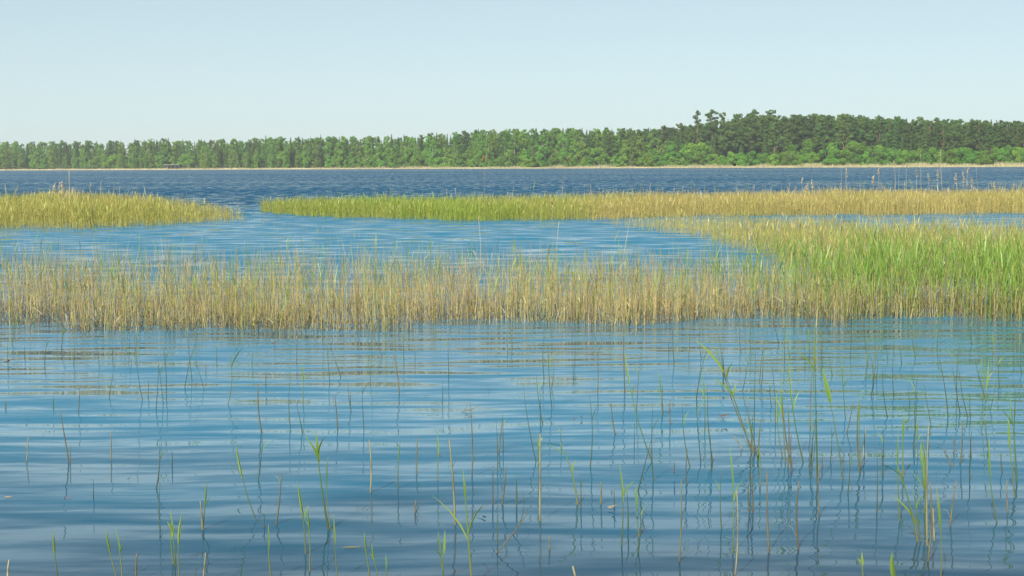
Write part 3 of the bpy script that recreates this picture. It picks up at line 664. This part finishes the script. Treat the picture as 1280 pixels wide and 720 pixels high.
reed((1140, 610), (1151, 677), 'g', 'bright leafed reed inside the close clump in the water', None, .004, [(.3, 1.5 + .2, -.25, .016), (.6, 1.5 + .12, .3, .012)])
reed((1130, 515), (1129, 596), 'g', 'upright green reed with a small leaf stub on its side', None, .005, [(.55, 1.0, 0.0, .014), (.82, 1.5 + .05, .9, .016)])
reed((1116, 692), (1121, 732), 'g', 'single broad green blade just breaking the surface', None, .005, [(.1, 1.0, 0.0, .034)])
reed((1260, 498), (1271, 602), 'g', 'reed with a forked leafy top and a joint halfway', None, .0055, [(.7, 1.0, 0.0, .012), (.68, 1.5 + .14, -.3, .010)])
reed((660, 640), (620, 692), 'd', 'dark thin stick slanting steeply out of the water', None, .0035)
reed((601, 507), (577, 515), 'd', 'fine dark twig lying almost flat over the water', None, .0028)
reed((716, 708), (723, 732), 'p', 'bleached slanting stub at the water near the bank', None, .007)
reed((653, 612), (641, 668), 't', 'dark thin shoot bent over beside the thick bleached reed', None, .003, bow=.12)

# ------------------------------------------------------------------ tall old reeds with plumes standing in the beds
def plume_reed(tip, basepx, label, group, plume=.22, rad=.005, dark=False):
    bp = ground(*basepx); tp = at_depth(tip[0], tip[1], bp.y); L = tp - bp; L.y = random.uniform(-.08, .08)
    o = empty('plumed_reed' if plume else 'tall_reed', bp); tag(o, label, 'reed', group)
    pts = curve_pts(L, random.uniform(-.03, .03) * L.length); m = len(pts)
    g = MB(); g.tube(pts, [rad * (1.1 - .6 * i / m) for i in range(m)], 5, [lerp_col((.34, .27, .16), (.55, .47, .32), random.random()) if not dark else (.24, .19, .11) for i in range(m)]); g.build('stem', M_REED, o)
    if plume:
        g = MB(); top = pts[-1]; d = (pts[-1] - pts[-3]).normalized(); sway = random.choice((-1, 1)) * random.uniform(.2, .6)
        for k in range(60):
            f = random.random(); a = top - d * plume * (1 - f * 1.1); an = random.uniform(0, 6.28); ln = plume * random.uniform(.2, .45) * (1.1 - .6 * f)
            dr = Vector((math.cos(an) * .45 + sway * .6, math.sin(an) * .45, .55)); c = lerp_col((.50, .40, .28), (.68, .60, .46), random.random()) if not dark else lerp_col((.2, .12, .07), (.4, .28, .15), random.random())
            g.blade([a, a + dr * ln * .5, a + dr * ln - Vector((0, 0, ln * .25))], [.018, .045, .008], (math.sin(an), -math.cos(an), .2), c)
        g.build('plume', M_LEAF, o)
    if random.random() < .5:
        k = random.randrange(3, m - 1); a = pts[k]; sd = random.choice((-1, 1)); ln = random.uniform(.15, .3); g = MB()
        g.blade([a, a + Vector((sd * ln * .4, 0, ln * .5)), a + Vector((sd * ln * .8, 0, ln * .35))], [.012, .014, .002], (.2, 1, 0), CP); g.build('leaf', M_LEAF, o)
    return o
LP = 'tall dead reed with a fluffy beige plume standing above the straw reed strip'
for (x, y, pl) in [(1015, 226, .3), (1058, 212, .28), (1092, 219, .3), (1098, 211, .2), (1117, 201, .18), (1133, 204, .2), (1145, 213, .22), (1159, 218, .24), (1172, 214, .3), (1176, 188, .20), (1195, 218, .3), (1204, 216, .34), (1210, 211, .2), (1214, 224, .42), (1243, 228, .28), (1003, 222, .2), (1010, 230, .35)]:
    plume_reed((x, y), (x + random.uniform(-4, 4), random.uniform(257, 262)), LP, 'plumed reeds above the straw strip', pl * 1.35, .008)
LT = 'bare dead reed stalk poking above the long reed strip'
for k in range(24):
    x = random.choice((random.uniform(690, 860), random.uniform(860, 1275), random.uniform(860, 1275), random.uniform(540, 700)))
    plume_reed((x, np.interp(x, [540, 700, 1280], [243, 237, 229]) - abs(random.gauss(0, 5)) + 2), (x + random.uniform(-3, 3), random.uniform(257, 262)), LT, 'bare stalks above the strip', 0, .009)
for (x, y) in ((1052, 203), (1151, 187), (1220, 205), (1124, 207)):
    plume_reed((x, y), (x + 1, 259), 'very tall bare reed stalk reaching up to the far shore line', 'very tall bare stalks', 0, .005)
LU = 'bare pale stalk in the tuft on the golden reed island'
for k in range(26):
    x = random.gauss(80, 11); plume_reed((x, 243 - abs(random.gauss(0, 9))), (x + random.uniform(-4, 4), random.uniform(267, 272)), LU, 'stalks on the reed island', .26 if k % 3 == 0 else 0, .013)
for x, y in ((113, 228), (126, 225), (150, 232), (165, 238), (40, 238), (222, 246), (242, 245)):
    plume_reed((x, y), (x, 270), 'lone pale stalk sticking out of the golden reed island', 'lone stalks on the reed island', 0, .008)
plume_reed((605, 194), (611, 352), 'tallest reed rising from the near belt, small brown head before the wood', None, .12, .0036, True)
plume_reed((711, 196), (700, 262), 'tall reed with a dark brown spike head above the reed strip', None, .30, .008, True)
plume_reed((690, 252), (688, 350), 'tall straw stalk from the near belt with a drooping dark leaf', None, .05, .0036, True)
plume_reed((598, 270), (600, 350), 'thin reddish stalk standing up beside the tallest reed', None, 0, .004)
plume_reed((699, 276), (697, 345), 'thin pale stalk beside the stalk with the drooping leaf', None, 0, .004)
plume_reed((790, 262), (776, 345), 'thin slanting stalk over the blue gap between the reed beds', None, 0, .0035)
for (tx, ty, bx, by) in ((808, 312, 856, 372), (822, 318, 862, 352), (590, 312, 615, 350), (735, 318, 760, 352), (968, 300, 1040, 345), (1125, 312, 1225, 352), (1010, 290, 1100, 340)):
    reed((tx, ty), (bx, by), 'p', 'bent straw stalk lying slanted across the reed belt', 'bent stalks in the near belt', .006)

# ------------------------------------------------------------------ bits afloat
def floater(name, px, py, label, cat, L=.08, W=.03, col=(.1, .07, .04), rise=.015, curl=.3, rz=None, group=None):
    p = ground(px, py); o = None; g = MB(); n = 5; seq = []
    for i in range(n): f = i / (n - 1) - .5; seq.append(Vector((f * L, curl * L * (f * f), .006 + rise * (f + .5) + rise * .5 * (2 * f) ** 2)))
    g.blade(seq, [W * .25, W * .9, W, W * .7, W * .1], (0, 1, .35), col, .2); o = g.build(name, M_BIT)
    o.location = p; o.rotation_euler[2] = random.uniform(-.6, .6) if rz is None else rz
    return tag(o, label, cat, group)
floater('dead_leaf', 765, 638, 'curled pale dead leaf floating between the thin reeds', 'leaf', .06, .03, (.14, .12, .09), .02)
floater('dead_leaf', 905, 523, 'dark crumpled leaf scrap floating beside the largest leaning reed', 'leaf', .09, .03, (.06, .045, .03), .025)
floater('dead_leaf', 343, 432, 'small dark leaf floating close to the reed belt', 'leaf', .07, .04, (.05, .04, .03), .03)
floater('dead_leaf', 10, 455, 'dark scrap of leaf caught at a thin shoot', 'leaf', .09, .04, (.05, .04, .03), .03)
floater('reed_scrap', 10, 623, 'tan scrap of reed floating flat on the water', 'scrap', .05, .012, (.18, .13, .07), .004, .05, 0)
floater('reed_scrap', 84, 624, 'reddish thin scrap floating under a dry stalk', 'scrap', .05, .008, (.10, .05, .04), .003, .05, 0)
floater('reed_scrap', 533, 496, 'short dark scrap floating flat on pale water', 'scrap', .06, .010, (.05, .05, .03), .004, .05, 0)
floater('reed_scrap', 440, 686, 'long olive streak laid flat near the bank as a reflection of the reeds', 'scrap', .10, .012, (.08, .08, .03), .003, .05, 0)  # olive sliver added as a painted reflection streak of the reed bed
floater('dead_leaf', 843, 598, 'thin dark curved leaf standing up from the water', 'leaf', .03, .010, (.04, .03, .02), .07, .2, 1.4)
floater('dead_leaf', 1134, 531, 'dark green leaf scrap held by an upright reed', 'leaf', .05, .03, (.05, .09, .02), .03)
for x, y in ((550, 571), (611, 489), (620, 446), (161, 601), (727, 523), (718, 526), (34, 526), (562, 537), (1163, 545), (1250, 488)):
    floater('dark_speck', x, y, 'tiny dark speck of plant litter floating on the water', 'litter', .022, .016, (.04, .035, .03), .012, group='specks of floating litter')
p = ground(1226, 552); g = MB(); a = at_depth(1235, 538, p.y) - p
g.blade([Vector((0, 0, -.02)), a * .3, a * .65, a * .9, a], [.006, .012, .013, .008, .001], (.5, 1, 0), (.8, .8, .78), .15)
o = g.build('feather', M_BIT); o.location = p; tag(o, 'white feather standing slanted on the water', 'feather')
# ------------------------------------------------------------------ bird over the lake
Yb = 95.0; p = at_depth(918.5, 206, Yb); bird = empty('bird', p, 1.2); bird.rotation_euler = (-.6, 0, 1.4); bird.scale = (1.7, 1.7, 1.7)        # banking, one wing raised
tag(bird, 'small dark bird flying low over the lake before the far shore', 'bird')
DK = (.012, .011, .010); g = MB()
g.tube([(-.16, 0, -.02), (-.10, 0, 0), (0, 0, .01), (.10, 0, .015), (.15, 0, .03), (.19, 0, .025)], [.02, .045, .065, .055, .038, .008], 8, DK); g.build('body', M_BIT, bird)
for sgn in (-1, 1):
    g = MB(); g.blade([(.03, sgn * .02, .02), (.05, sgn * .12, .09), (0, sgn * .22, .12), (-.08, sgn * .30, .10)], [.15, .17, .12, .02], (1, 0, 0), DK, .08); g.build('wing', M_BIT, bird)
g = MB(); g.blade([(-.14, 0, -.02), (-.2, 0, -.03), (-.24, 0, -.03)], [.03, .06, .07], (0, 1, 0), DK, .05); g.build('tail', M_BIT, bird)

# ------------------------------------------------------------------ thin summer haze over the lake
HX, HY0, HY1, HZ = 3100, -80, 3600, 45
g = MB(); g.box(-HX, HX, HY0, HY1, -1.6, HZ)
hz = bpy.data.materials.new('haze'); hz.use_nodes = True; t = hz.node_tree; t.nodes.remove(t.nodes['Principled BSDF'])
pv = t.nodes.new('ShaderNodeVolumePrincipled'); pv.inputs['Color'].default_value = (.86, .93, 1, 1); pv.inputs['Density'].default_value = 0.00012; pv.inputs['Anisotropy'].default_value = 0.0
t.links.new(pv.outputs[0], t.nodes['Material Output'].inputs['Volume'])
o = g.build('haze', hz, None, False); tag(o, 'thin pale haze over the lake and the distant wood', 'haze', kind='stuff')
